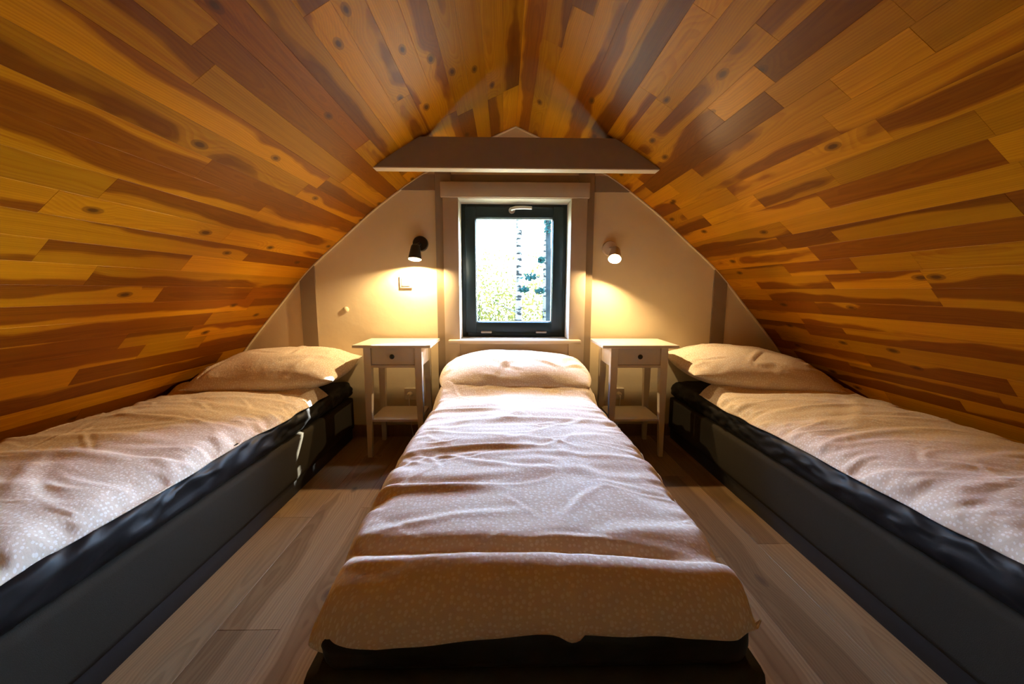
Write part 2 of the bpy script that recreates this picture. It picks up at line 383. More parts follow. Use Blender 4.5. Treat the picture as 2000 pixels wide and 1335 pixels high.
# floor
floor = box('floor', (-2.35, Y_REAR - .1, -0.12), (2.45, 2.95, -0.010), M['outer'], bev=0)
tag(floor, 'oak-look laminate plank floor between the beds', kind='structure')
FW = 0.19
for i in range(24):
    x = -2.2 + (i + .5) * FW; y = 2.74 - (i * 0.47 % 1.0) * 1.28 + 1.28
    while y > Y_REAR:
        a, b = min(y, 2.73), max(y - 1.28, Y_REAR)
        if a - b > 0.03:
            bm = bmesh.new(); add_box(bm, (-FW / 2 + .0004, -(a - b) / 2 + .0004, -.009), (FW / 2 - .0004, (a - b) / 2 - .0004, 0), 0.0008, 1)
            o = bm_obj('floor_plank', bm, M['laminate'], floor); o.location = (x, (a + b) / 2, 0)
        y -= 1.28

# end walls
def gable(x0, x1, z0=None):
    """polygon (x, z) under the vault between x0 and x1, reaching a little into it"""
    xs = [x0] + [x for x in np.linspace(XC - 2.28, XC + 2.28, 61) if x0 < x < x1] + ([XC] if x0 < XC < x1 else []) + [x1]
    xs = sorted(set(xs)); top = []
    for x in xs:
        w_ = abs(x - XC); z_ = float(np.interp(w_, AW, AZ)) + .03; top.append((x, max(z_, -.02)))
    return top
WX0, WX1, WZ0, WZ1 = -0.309, 0.443, 0.683, 1.628      # the opening
bm = bmesh.new()
for (a, b) in ((XC - 2.27, WX0), (WX1, XC + 2.27)):
    t = gable(a, b); add_prism(bm, [(t[-1][0], -.02), (t[0][0], -.02)] + t if t[0][1] > -.015 else [(t[-1][0], -.02)] + t, Y_WALL, 2.95)
t = gable(WX0, WX1); add_prism(bm, [(WX1, WZ1), (WX0, WZ1)] + t, Y_WALL, 2.95)
add_prism(bm, [(WX1, -.02), (WX0, -.02), (WX0, WZ0), (WX1, WZ0)], Y_WALL, 2.95)
tag(bm_obj('wall_back', bm, M['plaster']), 'cream plastered gable wall with the window', kind='structure')
bm = bmesh.new(); t = gable(XC - 2.27, XC + 2.27); add_prism(bm, [(XC + 2.27, -.02), (XC - 2.27, -.02)] + t, Y_REAR - .1, Y_REAR)
tag(bm_obj('wall_front', bm, M['plaster']), 'plain plastered wall behind the foot of the beds', kind='structure')
box('baseboard_back', (XC - 2.15, 2.685, 0.0), (XC + 2.15, 2.70, 0.085), M['baseboard'], bev=0.003)['kind'] = 'structure'

# thin cove bead where the vault meets the wall
bm = bmesh.new(); pts = []
for (x, z), nn in zip(line, off):
    if z > 0.45: pts.append((x - nn[0] * .004, 2.694, z - nn[1] * .004))
add_tube(bm, pts, 0.0075, 8)
tag(bm_obj('trim_1', bm, M['plaster'], smooth_angle=50), kind='structure')

# timbers set in the gable wall
def timber(name, poly, y0, y1, m=None):
    bm = bmesh.new(); add_prism(bm, poly, y0, y1); o = bm_obj(name, bm, m or M['timber']); o['kind'] = 'structure'; return o
def zc(x, d=0.0): return float(np.interp(abs(x - XC), AW, AZ)) + d
timber('trim_2', [(-1.366, 0), (-1.264, 0), (-1.264, zc(-1.264, .01)), (-1.366, zc(-1.366, .01))], 2.688, 2.72)
timber('trim_3', [(1.424, 0), (1.516, 0), (1.516, zc(1.516, .01)), (1.424, zc(1.424, .01))], 2.688, 2.72)
timber('trim_4', [(-0.453, 0), (-0.350, 0), (-0.350, 1.86), (-0.453, 1.83)], 2.680, 2.72)
timber('trim_5', [(0.486, 0), (0.589, 0), (0.589, 1.83), (0.486, 1.86)], 2.680, 2.72)
xa = XC - w_at_z(1.667) - .02; xb = XC - w_at_z(1.765) - .02
timber('trim_6', [(xa, 1.667), (-0.456, 1.667), (-0.456, 1.765), (xb, 1.765)], 2.688, 2.72)
xa = XC + w_at_z(1.664) + .02; xb = XC + w_at_z(1.763) + .02
timber('trim_7', [(0.592, 1.664), (xa, 1.664), (xb, 1.763), (0.592, 1.763)], 2.688, 2.72)
timber('trim_8', [(-0.348, 1.640), (0.484, 1.640), (0.484, 1.766), (-0.348, 1.766)], 2.690, 2.72)
# collar beam, cut to the vault
zt, zb = 1.819, 1.667
wt, wb = w_at_z(zt) + .006, w_at_z(zb) + .006
bx = []
for z in np.linspace(zb, zt, 7): bx.append((XC - .008 + w_at_z(z) + .004, z))
left = [(XC - .004 - w_at_z(z) - .004, z) for z in np.linspace(zt, zb, 7)]
bmb = bmesh.new(); add_prism(bmb, bx + left, 2.20, 2.268)
beam = bm_obj('beam', bmb, M['beam']); ew = w_at_z(1.662) - .004
box('bounce_strip', (XC - .004 - ew, 2.201, 1.6615), (XC - .008 + ew, 2.267, 1.6672), M['reveal'], beam, .001)['label'] = 'pale underside strip with bounced light put into its colour'  # paler than the beam: light bounced onto its underside is put into the colour
tag(beam, 'grey-beige painted collar beam crossing the vault above the window', kind='structure')

# ------------------------------------------------------------------ window
win = tag(bpy.data.objects.new('window_1', None), 'dark framed window with pale board casing above the middle bed', kind='structure'); C.objects.link(win); win.location = (0.067, 2.80, 0.69)
def wbox(name, lo, hi, m, parent=win, bev=0.002):
    o = box(name, [a - b for a, b in zip(lo, win.location)], [a - b for a, b in zip(hi, win.location)], m, parent, bev); return o
# casing boards
wbox('casing_board', (-0.415, 2.650, 1.617), (0.553, 2.700, 1.712), M['casing'], bev=.003)
wbox('casing_board', (-0.402, 2.662, 0.40), (-0.303, 2.700, 1.617), M['casing'], bev=.003)
wbox('casing_board', (0.436, 2.662, 0.40), (0.541, 2.700, 1.617), M['casing'], bev=.003)
wbox('apron_board', (-0.303, 2.672, 0.50), (0.436, 2.702, 0.668), M['casing'], bev=.003)
wbox('window_sill', (-0.374, 2.605, 0.668), (0.511, 2.705, 0.692), M['casing'], bev=.004)
wbox('window_sill', (-0.307, 2.703, 0.664), (0.441, 2.835, 0.690), M['timber'], bev=0.001)
# reveal lining
wbox('reveal_board', (-0.3085, 2.664, 1.612), (0.4425, 2.84, 1.6275), M['reveal'], bev=0.001)
wbox('reveal_board', (-0.3085, 2.664, 0.692), (-0.301, 2.84, 1.611), M['reveal'], bev=0.001)
wbox('reveal_board', (0.435, 2.664, 0.692), (0.4425, 2.84, 1.611), M['reveal'], bev=0.001)
# frame and sash
def ring(name, x0, x1, z0, z1, t, y0, y1, m, bev=.003):
    bm = bmesh.new(); ox, oy, oz = win.location
    for lo, hi in (((x0, z0), (x0 + t, z1)), ((x1 - t, z0), (x1, z1)), ((x0 + t, z0), (x1 - t, z0 + t)), ((x0 + t, z1 - t), (x1 - t, z1))):
        add_box(bm, (lo[0] - ox, y0 - oy, lo[1] - oz), (hi[0] - ox, y1 - oy, hi[1] - oz), bev, 2)
    return bm_obj(name, bm, m, win, smooth_angle=35)
ring('frame', -0.309, 0.443, 0.684, 1.628, 0.044, 2.842, 2.93, M['frame'])
sash = ring('sash', -0.275, 0.411, 0.722, 1.594, 0.074, 2.826, 2.90, M['frame'], .005)
ring('gasket', -0.203, 0.339, 0.794, 1.522, 0.006, 2.836, 2.885, M['gasket'], .001)
wbox('glass_pane', (-0.203, 2.856, 0.794), (0.341, 2.862, 1.522), M['glass'], bev=0)
# handle on the top rail, pointing sideways
ox, oy, oz = win.location
bm = bmesh.new(); add_lathe(bm, [(0.020, 0), (0.022, .003), (0.022, .008), (0.018, .010)], (0.050 - ox, 2.8255 - oy, 1.568 - oz), (0, -1, 0), 24)
hd = bm_obj('handle', bm, M['metal'], win, smooth_angle=40)
bm = bmesh.new(); add_tube(bm, [(0.050 - ox, 2.818 - oy, 1.568 - oz), (0.050 - ox, 2.788 - oy, 1.570 - oz), (0.058 - ox, 2.780 - oy, 1.574 - oz), (0.075 - ox, 2.778 - oy, 1.578 - oz), (0.13 - ox, 2.778 - oy, 1.580 - oz), (0.185 - ox, 2.780 - oy, 1.578 - oz)], [.009, .010, .011, .012, .012, .011], 12)
bm_obj('lever', bm, M['metal'], hd, smooth_angle=50)
for x in (-0.130, 0.264):
    bm = bmesh.new(); add_box(bm, (x - .038 - ox, 2.815 - oy, 0.717 - oz), (x + .038 - ox, 2.846 - oy, 0.733 - oz), .003, 2)
    bm_obj('hinge_cover', bm, M['metal'], win, smooth_angle=40)

# ------------------------------------------------------------------ nightstands
def nightstand(x, y, label):
    W, D, H = 0.46, 0.345, 0.70
    t = empty('nightstand', (x + W / 2, y + D / 2, 0), label, 'nightstand', 'white nightstands beside the window')
    m = M['white']
    def b(name, lo, hi, bev=.002, parent=t, mm=m):
        return box(name, (lo[0] - W / 2, lo[1] - D / 2, lo[2]), (hi[0] - W / 2, hi[1] - D / 2, hi[2]), mm, parent, bev)
    b('table_top', (0, 0, H - .018), (W, D, H), .003)
    ix, iy, lw = .058, .022, .042
    for sx in (0, 1):
        for sy in (0, 1):
            bm = bmesh.new()
            cx = (ix + lw / 2 if sx == 0 else W - ix - lw / 2) - W / 2; cy = (iy + lw / 2 if sy == 0 else D - .014 - lw / 2) - D / 2
            ex = (-1 if sx == 0 else 1) * 0.0085; ey = (-1 if sy == 0 else 1) * .0085
            add_frustum(bm, (cx + ex, cy + ey, 0), (cx, cy, .48), (.0125, .0125), (lw / 2, lw / 2), 0)
            add_frustum(bm, (cx, cy, .48), (cx, cy, H - .018), (lw / 2, lw / 2), (lw / 2, lw / 2), 0)
            bmesh.ops.remove_doubles(bm, verts=bm.verts, dist=1e-5)
            bm_obj('leg', bm, m, t)
    x0, x1, y0, y1 = ix + lw, W - ix - lw, iy, D - .014
    b('side_panel', (ix + .010, iy + lw - .004, .560), (ix + .026, D - .014 - lw + .004, H - .018))
    b('side_panel', (W - ix - .026, iy + lw - .004, .560), (W - ix - .010, D - .014 - lw + .004, H - .018))
    b('back_panel', (x0 - .004, D - .032, .560), (x1 + .004, D - .018, H - .018))
    b('front_rail', (x0 - .004, iy + .004, .560), (x1 + .004, iy + .030, .576))
    dr = b('drawer', (x0 + .002, iy + .006, .580), (x1 - .002, iy + .024, H - .021), .002)
    bm = bmesh.new(); add_lathe(bm, [(.006, 0), (.006, .010), (.0135, .014), (.0150, .019), (.0125, .024), (.006, .026)], (0, iy + .006 - D / 2, .630), (0, -1, 0), 20)
    bm_obj('knob', bm, M['knob'], dr, smooth_angle=60)
    b('shelf', (ix + .020, iy + .012, .222), (W - ix - .020, D - .026, .238))
    return t
nightstand(-0.897, 2.313, 'white nightstand with black drawer knob under the black wall lamp')
nightstand(0.581, 2.305, 'white nightstand with black drawer knob under the grey-white wall lamp')

# ------------------------------------------------------------------ wall lamps
def wall_lamp(x, z, axis, joint, m, label, power, arm_to):
    t = empty('wall_lamp', (x, Y_WALL, z), label, 'lamp', 'pair of reading lamps beside the window')
    bm = bmesh.new(); add_lathe(bm, [(.048, 0), (.050, .003), (.050, .024), (.046, .030), (.030, .031)], (0, 0, 0), (0, -1, 0), 40)
    bm_obj('wall_plate', bm, m, t, smooth_angle=45)
    j = Vector(joint); ax = Vector(axis).normalized()
    bm = bmesh.new(); add_tube(bm, [(0, -.028, 0), (j.x * .5, (j.y - .03) * .62, j.z * .5), j], .011, 14)
    bm_obj('arm', bm, m, t, smooth_angle=50)
    bm = bmesh.new(); add_lathe(bm, [(.001, -.020), (.015, -.0195), (.024, -.015), (.0290, -.006), (.0305, .0), (.0415, .074), (.042, .078), (.0400, .078), (.0290, .006), (.001, .004)], j, ax, 40, cap0=False, cap1=False)
    sh = bm_obj('shade', bm, m, t, smooth_angle=40)
    # white lining
    bm = bmesh.new(); add_lathe(bm, [(.0395, .0775), (.0287, .0065), (.002, .0050)], j, ax, 40, cap0=False, cap1=False)
    bm_obj('lining', bm, M['inner'], sh, smooth_angle=40)
    bm = bmesh.new(); add_lathe(bm, [(.012, .010), (.014, .018), (.021, .028), (.0240, .038), (.021, .047), (.012, .0525), (.001, .0535)], j, ax, 28, cap0=True, cap1=False)
    bm_obj('bulb', bm, M['bulb'], t, smooth_angle=60)
    l = bpy.data.lights.new('bulb_light', 'SPOT'); l.energy = power; l.color = LAMP_COLOR; l.shadow_soft_size = .009
    l.spot_size = math.radians(165); l.spot_blend = .15
    lo = bpy.data.objects.new('bulb_light', l); C.objects.link(lo); lo.parent = t
    lo.location = j + ax * .0635; lo.rotation_euler = ax.to_track_quat('-Z', 'Y').to_euler()
    return t
wall_lamp(-0.556, 1.325, (-0.03, -0.25, -0.96), (-.018, -.085, -.032), M['black'], 'black cylinder wall lamp shining down on the wall beside the window', LAMP_POWER_A, None)
wall_lamp(0.702, 1.300, (-0.20, -0.64, -0.74), (.020, -.078, -.018), M['lampwhite'], 'grey-white cylinder wall lamp tilted out with its glowing bulb showing', LAMP_POWER_B, None)

# switch, sockets, cap
def wall_item(name, x, z, label, cat, group=None): return empty(name, (x, Y_WALL, z), label, cat, group)
t = wall_item('light_switch', -0.662, 1.076, 'square white light switch on the wall just below the black lamp', 'switch')
box('plate', (-.041, -.010, -.041), (.041, 0, .041), M['plastic'], t, .003)
box('rocker', (-.028, -.014, -.028), (.028, -.009, .028), M['plastic'], t, .002)
def socket(x, z, label, plug_label, side):
    t = wall_item('wall_socket', x, z, label, 'socket', 'wall sockets behind the nightstands')
    box('plate', (-.040, -.009, -.040), (.040, 0, .040), M['plastic'], t, .003)
    bm = bmesh.new(); add_lathe(bm, [(.0235, .009), (.0235, .0115), (.0205, .0115), (.0200, .0095), (.001, .0095)], (0, 0, 0), (0, -1, 0), 28, cap1=False); bm_obj('recess', bm, M['plastic'], t, smooth_angle=40)
    p = empty('plug', (x, Y_WALL - .012, z), plug_label, 'plug', 'plugs in the wall sockets')
    bm = bmesh.new(); add_lathe(bm, [(.019, 0), (.0195, .012), (.016, .026), (.011, .036)], (0, 0, 0), (0, -1, 0), 22); bm_obj('plug_body', bm, M['plastic'], p, smooth_angle=45)
    bm = bmesh.new(); add_tube(bm, [(0, -.034, 0), (0, -.050, -.004), (side * .004, -.055, -.03), (side * .006, -.045, -.12), (side * .01, -.03, -.22), (side * .02, -.028, -z + .012), (side * .10, -.028, -z + .0035)], .003, 8); bm_obj('cable', bm, M['plastic'], p, smooth_angle=60)
socket(-0.655, 0.305, 'white wall socket under the nightstand below the black lamp', 'white plug and cable behind the nightstand below the black lamp', 1)
socket(0.800, 0.303, 'white wall socket under the nightstand below the grey-white lamp', 'white plug and cable behind the nightstand below the grey-white lamp', -1)
t = wall_item('cable_cap', -1.072, 0.890, 'small round plaster-coloured cap on the wall beside the timber post', 'cap')
bm = bmesh.new(); add_lathe(bm, [(.019, 0), (.018, .005), (.012, .009), (.001, .0105)], (0, 0, 0), (0, -1, 0), 24, cap1=False); bm_obj('cap_dome', bm, M['plaster'], t, smooth_angle=60)

# ------------------------------------------------------------------ beds
def rounded_box(name, lo, hi, r, res, m, parent, disp=None):
    lo = np.array(lo, float); hi = np.array(hi, float); c = (lo + hi) / 2; h = (hi - lo) / 2
    n = [max(2, int(round(2 * h[i] / res))) for i in range(3)]
    idx = {}; V = []; Fq = []
    def vid(p):
        k = tuple(p)
        if k not in idx: idx[k] = len(V); V.append(p)
        return idx[k]
    for ax in range(3):
        a, b = [i for i in range(3) if i != ax]
        for sd in (0, n[ax]):
            for i in range(n[a]):
                for j in range(n[b]):
                    q = []
                    for di, dj in ((0, 0), (1, 0), (1, 1), (0, 1)):
                        p = [0, 0, 0]; p[ax] = sd; p[a] = i + di; p[b] = j + dj; q.append(vid(tuple(p)))
                    flip = (sd == 0) ^ (ax == 1)
                    Fq.append(q[::-1] if flip else q)
    P = np.array(V, float) / np.array(n) * 2 - 1
    P = P * h
    Q = np.clip(P, -(h - r), h - r); D = P - Q; L = np.linalg.norm(D, axis=1, keepdims=True); L[L == 0] = 1
    Nn = D / L; P = Q + Nn * r
    P = P + c
    if disp is not None: P = disp(P, Nn)
    return mesh_obj(name, P, Fq, m, parent, smooth=True)
BL_Y0, BL_Y1 = 0.66, 2.665
def bed(x0, x1, label, seed):
    cx = (x0 + x1) / 2; cy = (BL_Y0 + BL_Y1) / 2; hx = (x1 - x0) / 2; hy = (BL_Y1 - BL_Y0) / 2
    t = empty('bed_base', (cx, cy, 0), label, 'bed base', 'upholstered bed bases')
    def soft(P, Nn):
        k = vnoise(P[:, 1] * 6 + 3, P[:, 2] * 9 + P[:, 0] * 5, seed) * .0012; return P + Nn * k[:, None]
    rounded_box('upholstered_box', (-hx, -hy, .075), (hx, hy, .292), .014, .022, M['uphol'], t, soft)
    box('plinth', (-hx + .014, -hy + .014, 0), (hx - .014, hy - .014, .080), M['legs'], t, .004)
    return t
def mattress(x0, x1, label, seed, edge_amp=.020, inset=.006):
    cx = (x0 + x1) / 2; cy = (BL_Y0 + BL_Y1) / 2; hx = (x1 - x0) / 2 - inset; hy = (BL_Y1 - BL_Y0) / 2 - .004
    t = empty('mattress', (cx, cy, .2925), label, 'mattress', 'mattresses in dark fitted sheets')
    def soft(P, Nn):
        Nn = Nn * (Nn[:, 2:3] > -.5)
        side = np.clip(np.abs(P[:, 0]) / hx, 0, 1) ** 12 + np.clip(np.abs(P[:, 1]) / hy, 0, 1) ** 24
        u = P[:, 1] + P[:, 0] * .9; v = P[:, 2]
        wv = vnoise(u * 5 + 9, v * 22, seed) * .4 + vnoise(u * 18 + v * 34, v * 34 - u * 3, seed + 1) * .3 + np.abs(vnoise(u * 13 - v * 30, v * 16 + u * 2, seed + 2)) * -.7
        P = P + Nn * (wv * edge_amp * np.clip(side, 0, 1))[:, None]
        zz = np.clip((P[:, 2] - .0) / .12, 0, 1)
        P[:, 2] = np.where(P[:, 2] > .06, P[:, 2] + vnoise(u * 3, P[:, 0] * 0 + 2, seed + 4) * .007 * np.clip(side, 0, 1), P[:, 2])
        bul = np.sin(zz * PI) * .010 * np.clip(side, 0, 1); P = P + Nn * bul[:, None] * np.array([1, 1, 0])
        return P
    rounded_box('fitted_sheet', (-hx, -hy, 0), (hx, hy, .118), .035, .012, M['sheet'], t, soft)
    return t
MAT_TOP = 0.4105

def creases(U, V, seed, n, box_, amp=(.004, .011), wid=(.012, .030), length=(.10, .32), ang=0.35):
    r = random.Random(seed); H = np.zeros_like(U)
    wx = vnoise(U * 4 + 7, V * 4, seed) * .03; wy = vnoise(U * 4, V * 4 + 11, seed + 1) * .03
    for _ in range(n):
        cx = r.uniform(box_[0], box_[1]); cy = r.uniform(box_[2], box_[3]); a = r.gauss(0, ang); L = r.uniform(*length); w_ = r.uniform(*wid); A = r.uniform(*amp)
        dx = U + wx - cx; dy = V + wy - cy
        l = dx * math.cos(a) + dy * math.sin(a); d = -dx * math.sin(a) + dy * math.cos(a) + .25 * l * l * r.uniform(-1, 1) / L
        e = np.exp(-(l / L) ** 4)
        H += A * e * (np.exp(-(d / w_) ** 2) - .7 * np.exp(-((d + 1.7 * w_) / (1.3 * w_)) ** 2))
    return H
def fold(U, V, cx, cy, a, L, w_, A, curve=0.0, trough=.7):
    dx = U - cx; dy = V - cy; l = dx * math.cos(a) + dy * math.sin(a); d = -dx * math.sin(a) + dy * math.cos(a) + curve * l * l
    e = np.exp(-(l / L) ** 4)
    return A * e * (np.exp(-(d / w_) ** 2) - trough * np.exp(-((d + 1.9 * w_) / (1.4 * w_)) ** 2))

def arc_uv(P, off):
    """cloth coordinates that follow the surface"""
    du = np.linalg.norm(np.diff(P, axis=1), axis=2); dv = np.linalg.norm(np.diff(P, axis=0), axis=2)
    u = np.concatenate([np.zeros((P.shape[0], 1)), np.cumsum(du, 1)], 1); v = np.concatenate([np.zeros((1, P.shape[1])), np.cumsum(dv, 0)], 0)
    m = P.shape[1] // 2; u = u - u[:, m:m + 1]; ku = np.ones(41) / 41
    um = np.stack([np.convolve(np.pad(c, 20, mode='edge'), ku, 'valid') for c in u.T], 1)
    vm = np.stack([np.convolve(np.pad(c, 20, mode='edge'), ku, 'valid') for c in v], 0)
    return np.stack([um + off, vm], -1)
def duvet(x0, x1, y_head, y_foot, seed, label, extra=None, drape=0.0, thick=.085, inner=0, edge_drop=.02, hem=None, head_rise=.045, head_len=.17):
    """a closed puffy sheet lying on the mattress; V runs from the head (0) to the foot, then over the edge by 'drape'"""
    W = x1 - x0; Ltop = y_head - y_foot; Lt = Ltop + drape
    nu, nv = int(W / .0065), int(Lt / .0065)
    u = np.linspace(-1, 1, nu); u = np.sign(u) * (1 - (1 - np.abs(u)) ** 1.25) ; v = np.linspace(0, 1, nv)
    U, V = np.meshgrid(u, v); X = U * W / 2; T = V * Lt
    # thickness
    ed = (1 - np.abs(U)) * W / 2
    hd = T; ft = (Lt - T)
    side = np.sqrt(np.clip(1 - (1 - np.clip(ed / .10, 0, 1)) ** 2, 0, 1)); hdp = np.sqrt(np.clip(1 - (1 - np.clip(hd / .08, 0, 1)) ** 2, 0, 1)); ftp = np.sqrt(np.clip(1 - (1 - np.clip(ft / .07, 0, 1)) ** 2, 0, 1))
    H = thick * (.40 + .60 * np.cos(U * PI / 2 * .92) ** .8) * (.74 + .26 * T / Lt) * side * hdp * ftp
    inside = np.clip(ed / .05, 0, 1) * np.clip(hd / .05, 0, 1) * np.clip(ft / .05, 0, 1)
    S_ = np.clip(side * hdp * ftp, 0, 1)
    H += (vnoise(X * 2.2 + 5, T * 3.3, seed) * .009 + vnoise(X * 5, T * 8 + 3, seed + 1) * .004) * S_
    H += creases(X, T, seed + 2, 30, (-W / 2, W / 2, 0.05, Lt), amp=(.0015, .0048)) * inside
    H += creases(X, T, seed + 3, 60, (-W / 2, W / 2, 0.02, Lt), amp=(.0012, .0035), wid=(.005, .012), length=(.04, .14), ang=.6) * inside
    # puckers along the sides
    pk = np.exp(-(ed / .085) ** 2) * np.clip(ed / .012, 0, 1)
    pk = pk * sstep(ft, .03, .14)
    H += pk * (vnoise(T * 17 + ed * 9 * np.sign(U), ed * 5 + 3, seed + 5) * .015 + vnoise(T * 38, ed * 12, seed + 6) * .008)
    H += head_rise * sstep(T, head_len, .05) * side * hdp
    if extra is not None: H += extra(X, T, inside)
    H = np.maximum(H, .004)
    # spine: flat, then rounding over the foot
    R_ = .03; cyc = np.zeros_like(T)
    a = np.clip((T - (Ltop - .02)) / R_, 0, PI / 2 * .97) if drape > 0 else np.zeros_like(T)
    tb = np.minimum(T, Ltop - .02) if drape > 0 else T
    down = np.maximum(T - (Ltop - .02) - R_ * PI / 2 * .97, 0) if drape > 0 else np.zeros_like(T)
    sy = y_head - tb - R_ * np.sin(a) - down * math.cos(PI / 2 * .97); sz = MAT_TOP + .003 - R_ * (1 - np.cos(a)) - down * math.sin(PI / 2 * .97)
    ny = -np.sin(a); nz = np.cos(a)
    xe = x0 + W / 2 + X
    # wavy outline and drooping sides
    wav = (vnoise(T * 2.6 + 4, U * 0 + seed, seed + 8) * .014 + vnoise(T * 9, U * 0 + seed, seed + 9) * .009) * sstep(np.abs(U), .75, 1.0) * np.sign(U)
    xe = xe + wav
    drop = edge_drop * sstep(np.abs(U), .86, 1.0) ** 1.5
    if hem is not None:
        k = sstep(T, Ltop, Lt); sz = sz - hem(xe) * k
    top = np.stack([xe, sy + ny * H, sz + nz * H - drop], -1); bot = np.stack([xe, sy + ny * .001, sz + nz * .001 - drop], -1)
    n1 = nu * nv
    Vv = np.concatenate([top.reshape(-1, 3), bot.reshape(-1, 3)]); UVs = np.concatenate([arc_uv(top, x0).reshape(-1, 2)] * 2)
    ii = np.arange(n1).reshape(nv, nu)
    q = np.stack([ii[:-1, :-1], ii[1:, :-1], ii[1:, 1:], ii[:-1, 1:]], -1).reshape(-1, 4)
    Fs = [q, q[:, ::-1] + n1]
    bd = np.concatenate([ii[0, :], ii[1:, -1], ii[-1, -2::-1], ii[-2:0:-1, 0]]); nb = np.roll(bd, -1)
    Fs.append(np.stack([bd, nb, nb + n1, bd + n1], -1))
    o = empty('duvet', (0, 0, 0), label, 'duvet', 'dotted beige duvets')
    c = Vector((x0 + W / 2, (y_head + y_foot) / 2, MAT_TOP)); o.location = c
    Vv = Vv - np.array(c)
    d = mesh_obj('duvet_cover', Vv, np.concatenate(Fs), M['fabric'], o, smooth=True, uvs=UVs)
    d['edge'] = ''; del d['edge']
    return o, (top, bot, c)

def pillow(cx, cy, cz, W, D, Tk, seed, label, rot=(0, 0, 0), amp=1.0, tip=.07):
    n = 76
    a = np.linspace(-1, 1, n); a = np.sign(a) * (1 - (1 - np.abs(a)) ** 1.3)
    U, V = np.meshgrid(a, a)
    px = U * (W / 2) * (1 - .10 * V ** 2 * np.abs(U)) ; py = V * (D / 2) * (1 - .12 * U ** 2 * np.abs(V))
    # pinched corners stick out
    cor = (np.abs(U) * np.abs(V)) ** 5
    px = px * (1 + tip * cor); py = py * (1 + tip * cor)
    T = Tk / 2 * np.clip(1 - np.abs(U) ** 2.6, 0, 1) ** .62 * np.clip(1 - np.abs(V) ** 2.6, 0, 1) ** .62
    ins = np.clip((1 - np.abs(U)) * 6, 0, 1) * np.clip((1 - np.abs(V)) * 6, 0, 1)
    th = np.arctan2(V, U)
    rad = np.sqrt(U * U + V * V)
    wr = creases(px, py, seed, 22, (-W / 2, W / 2, -D / 2, D / 2), amp=(.003, .008), wid=(.008, .02), length=(.05, .16), ang=.9) * ins * amp
    wr += vnoise(px * 6, py * 6, seed + 3) * .008 * ins
    edge = np.exp(-((1 - np.maximum(np.abs(U), np.abs(V))) / .16) ** 2)
    wr += edge * vnoise(th * 9, rad * 2, seed + 4) * .008 * np.clip((1 - np.maximum(np.abs(U), np.abs(V))) * 12, 0, 1)
    sag = -.018 * np.cos(U * 2) * 0
    top = np.stack([px, py, T + wr + .004], -1); bot = np.stack([px, py, -T * .72 - .0], -1)
    n1 = n * n; ii = np.arange(n1).reshape(n, n)
    q = np.stack([ii[:-1, :-1], ii[:-1, 1:], ii[1:, 1:], ii[1:, :-1]], -1).reshape(-1, 4)
    bd = np.concatenate([ii[0, :], ii[1:, -1], ii[-1, -2::-1], ii[-2:0:-1, 0]]); nb = np.roll(bd, -1)
    Fs = np.concatenate([q, q[:, ::-1] + n1, np.stack([nb, bd, bd + n1, nb + n1], -1)])
    o = empty('pillow', (cx, cy, cz), label, 'pillow', 'dotted beige pillows'); o.rotation_euler = rot
    mesh_obj('pillow_case', np.concatenate([top.reshape(-1, 3), bot.reshape(-1, 3)]), Fs, M['fabric'], o, smooth=True, uvs=np.concatenate([arc_uv(top, 3.0).reshape(-1, 2)] * 2))
    return o

LX0, LX1 = -1.93, -1.036
CX0, CX1 = -0.385, 0.510
RX0, RX1 = 1.149, 2.045
bed(LX0, LX1, 'grey upholstered bed base beside the nightstand under the black lamp', 3)
bed(CX0, CX1, 'dark upholstered bed base of the middle bed under the window', 5)
bed(RX0, RX1, 'grey upholstered bed base beside the nightstand under the grey-white lamp', 7)
mattress(LX0, LX1, 'mattress in wrinkled charcoal sheet beside the nightstand under the black lamp', 13)
mattress(CX0, CX1, 'mattress in dark sheet on the middle bed under the window', 15, .004, .038)
mattress(RX0, RX1, 'mattress in wrinkled charcoal sheet beside the nightstand under the grey-white lamp', 17)

def ex_c(X, T, ins):                       # T: 0 at the head edge, distance towards the foot
    yh = 2.25; t = lambda y: yh - y
    H = fold(X, T, -.18, t(1.31), .05, .24, .022, .014) + fold(X, T, -.27, t(1.03), .03, .17, .022, .016, .1)
    H += fold(X, T, .05, t(1.62), -.04, .35, .03, .012) + fold(X, T, -.25, t(1.80), .1, .16, .018, .012)
    H += fold(X, T, .06, t(.715), .03, .75, .018, .012, .10, 0.0) + fold(X, T, .06, t(.765), .04, .75, .024, -.020, .10, 0.0)
    H += fold(X, T, .25, t(1.02), 1.0, .12, .03, .004) + fold(X, T, .16, t(1.2), 1.2, .14, .03, .004)
    return H * np.clip(ins * 1.5, 0, 1)
def hem_c(x):
    k = (x - .06) / .45
    return -.020 + (.085 * np.clip(-k, 0, 1) ** 1.2 + .050 * np.clip(k, 0, 1) ** 1.4) * 1.0 - .105 * sstep(np.abs(k), .84, 1.02) + .022 * np.exp(-((x - .125) / .022) ** 2) * (x < .14) + vnoise(x * 14, x * 0 + 2, 5) * .004
dv, (topv, botv, c0) = duvet(CX0 - .004, CX1 + .004, 2.25, 0.700, 21, 'dotted beige duvet on the middle bed, draped over its foot', ex_c, drape=.040, thick=.082, edge_drop=.048, hem=hem_c, head_rise=.072, head_len=.22)
c = topv.shape[1] - 7
bm = bmesh.new(); add_tube(bm, [Vector(p) - c0 + Vector((.001, 0, .002)) for p in topv[8:-40:3, c]], .0022, 6)
bm_obj('piping', bm, M['piping'], dv, smooth_angle=60)['label'] = 'thin pale piping along the edge'
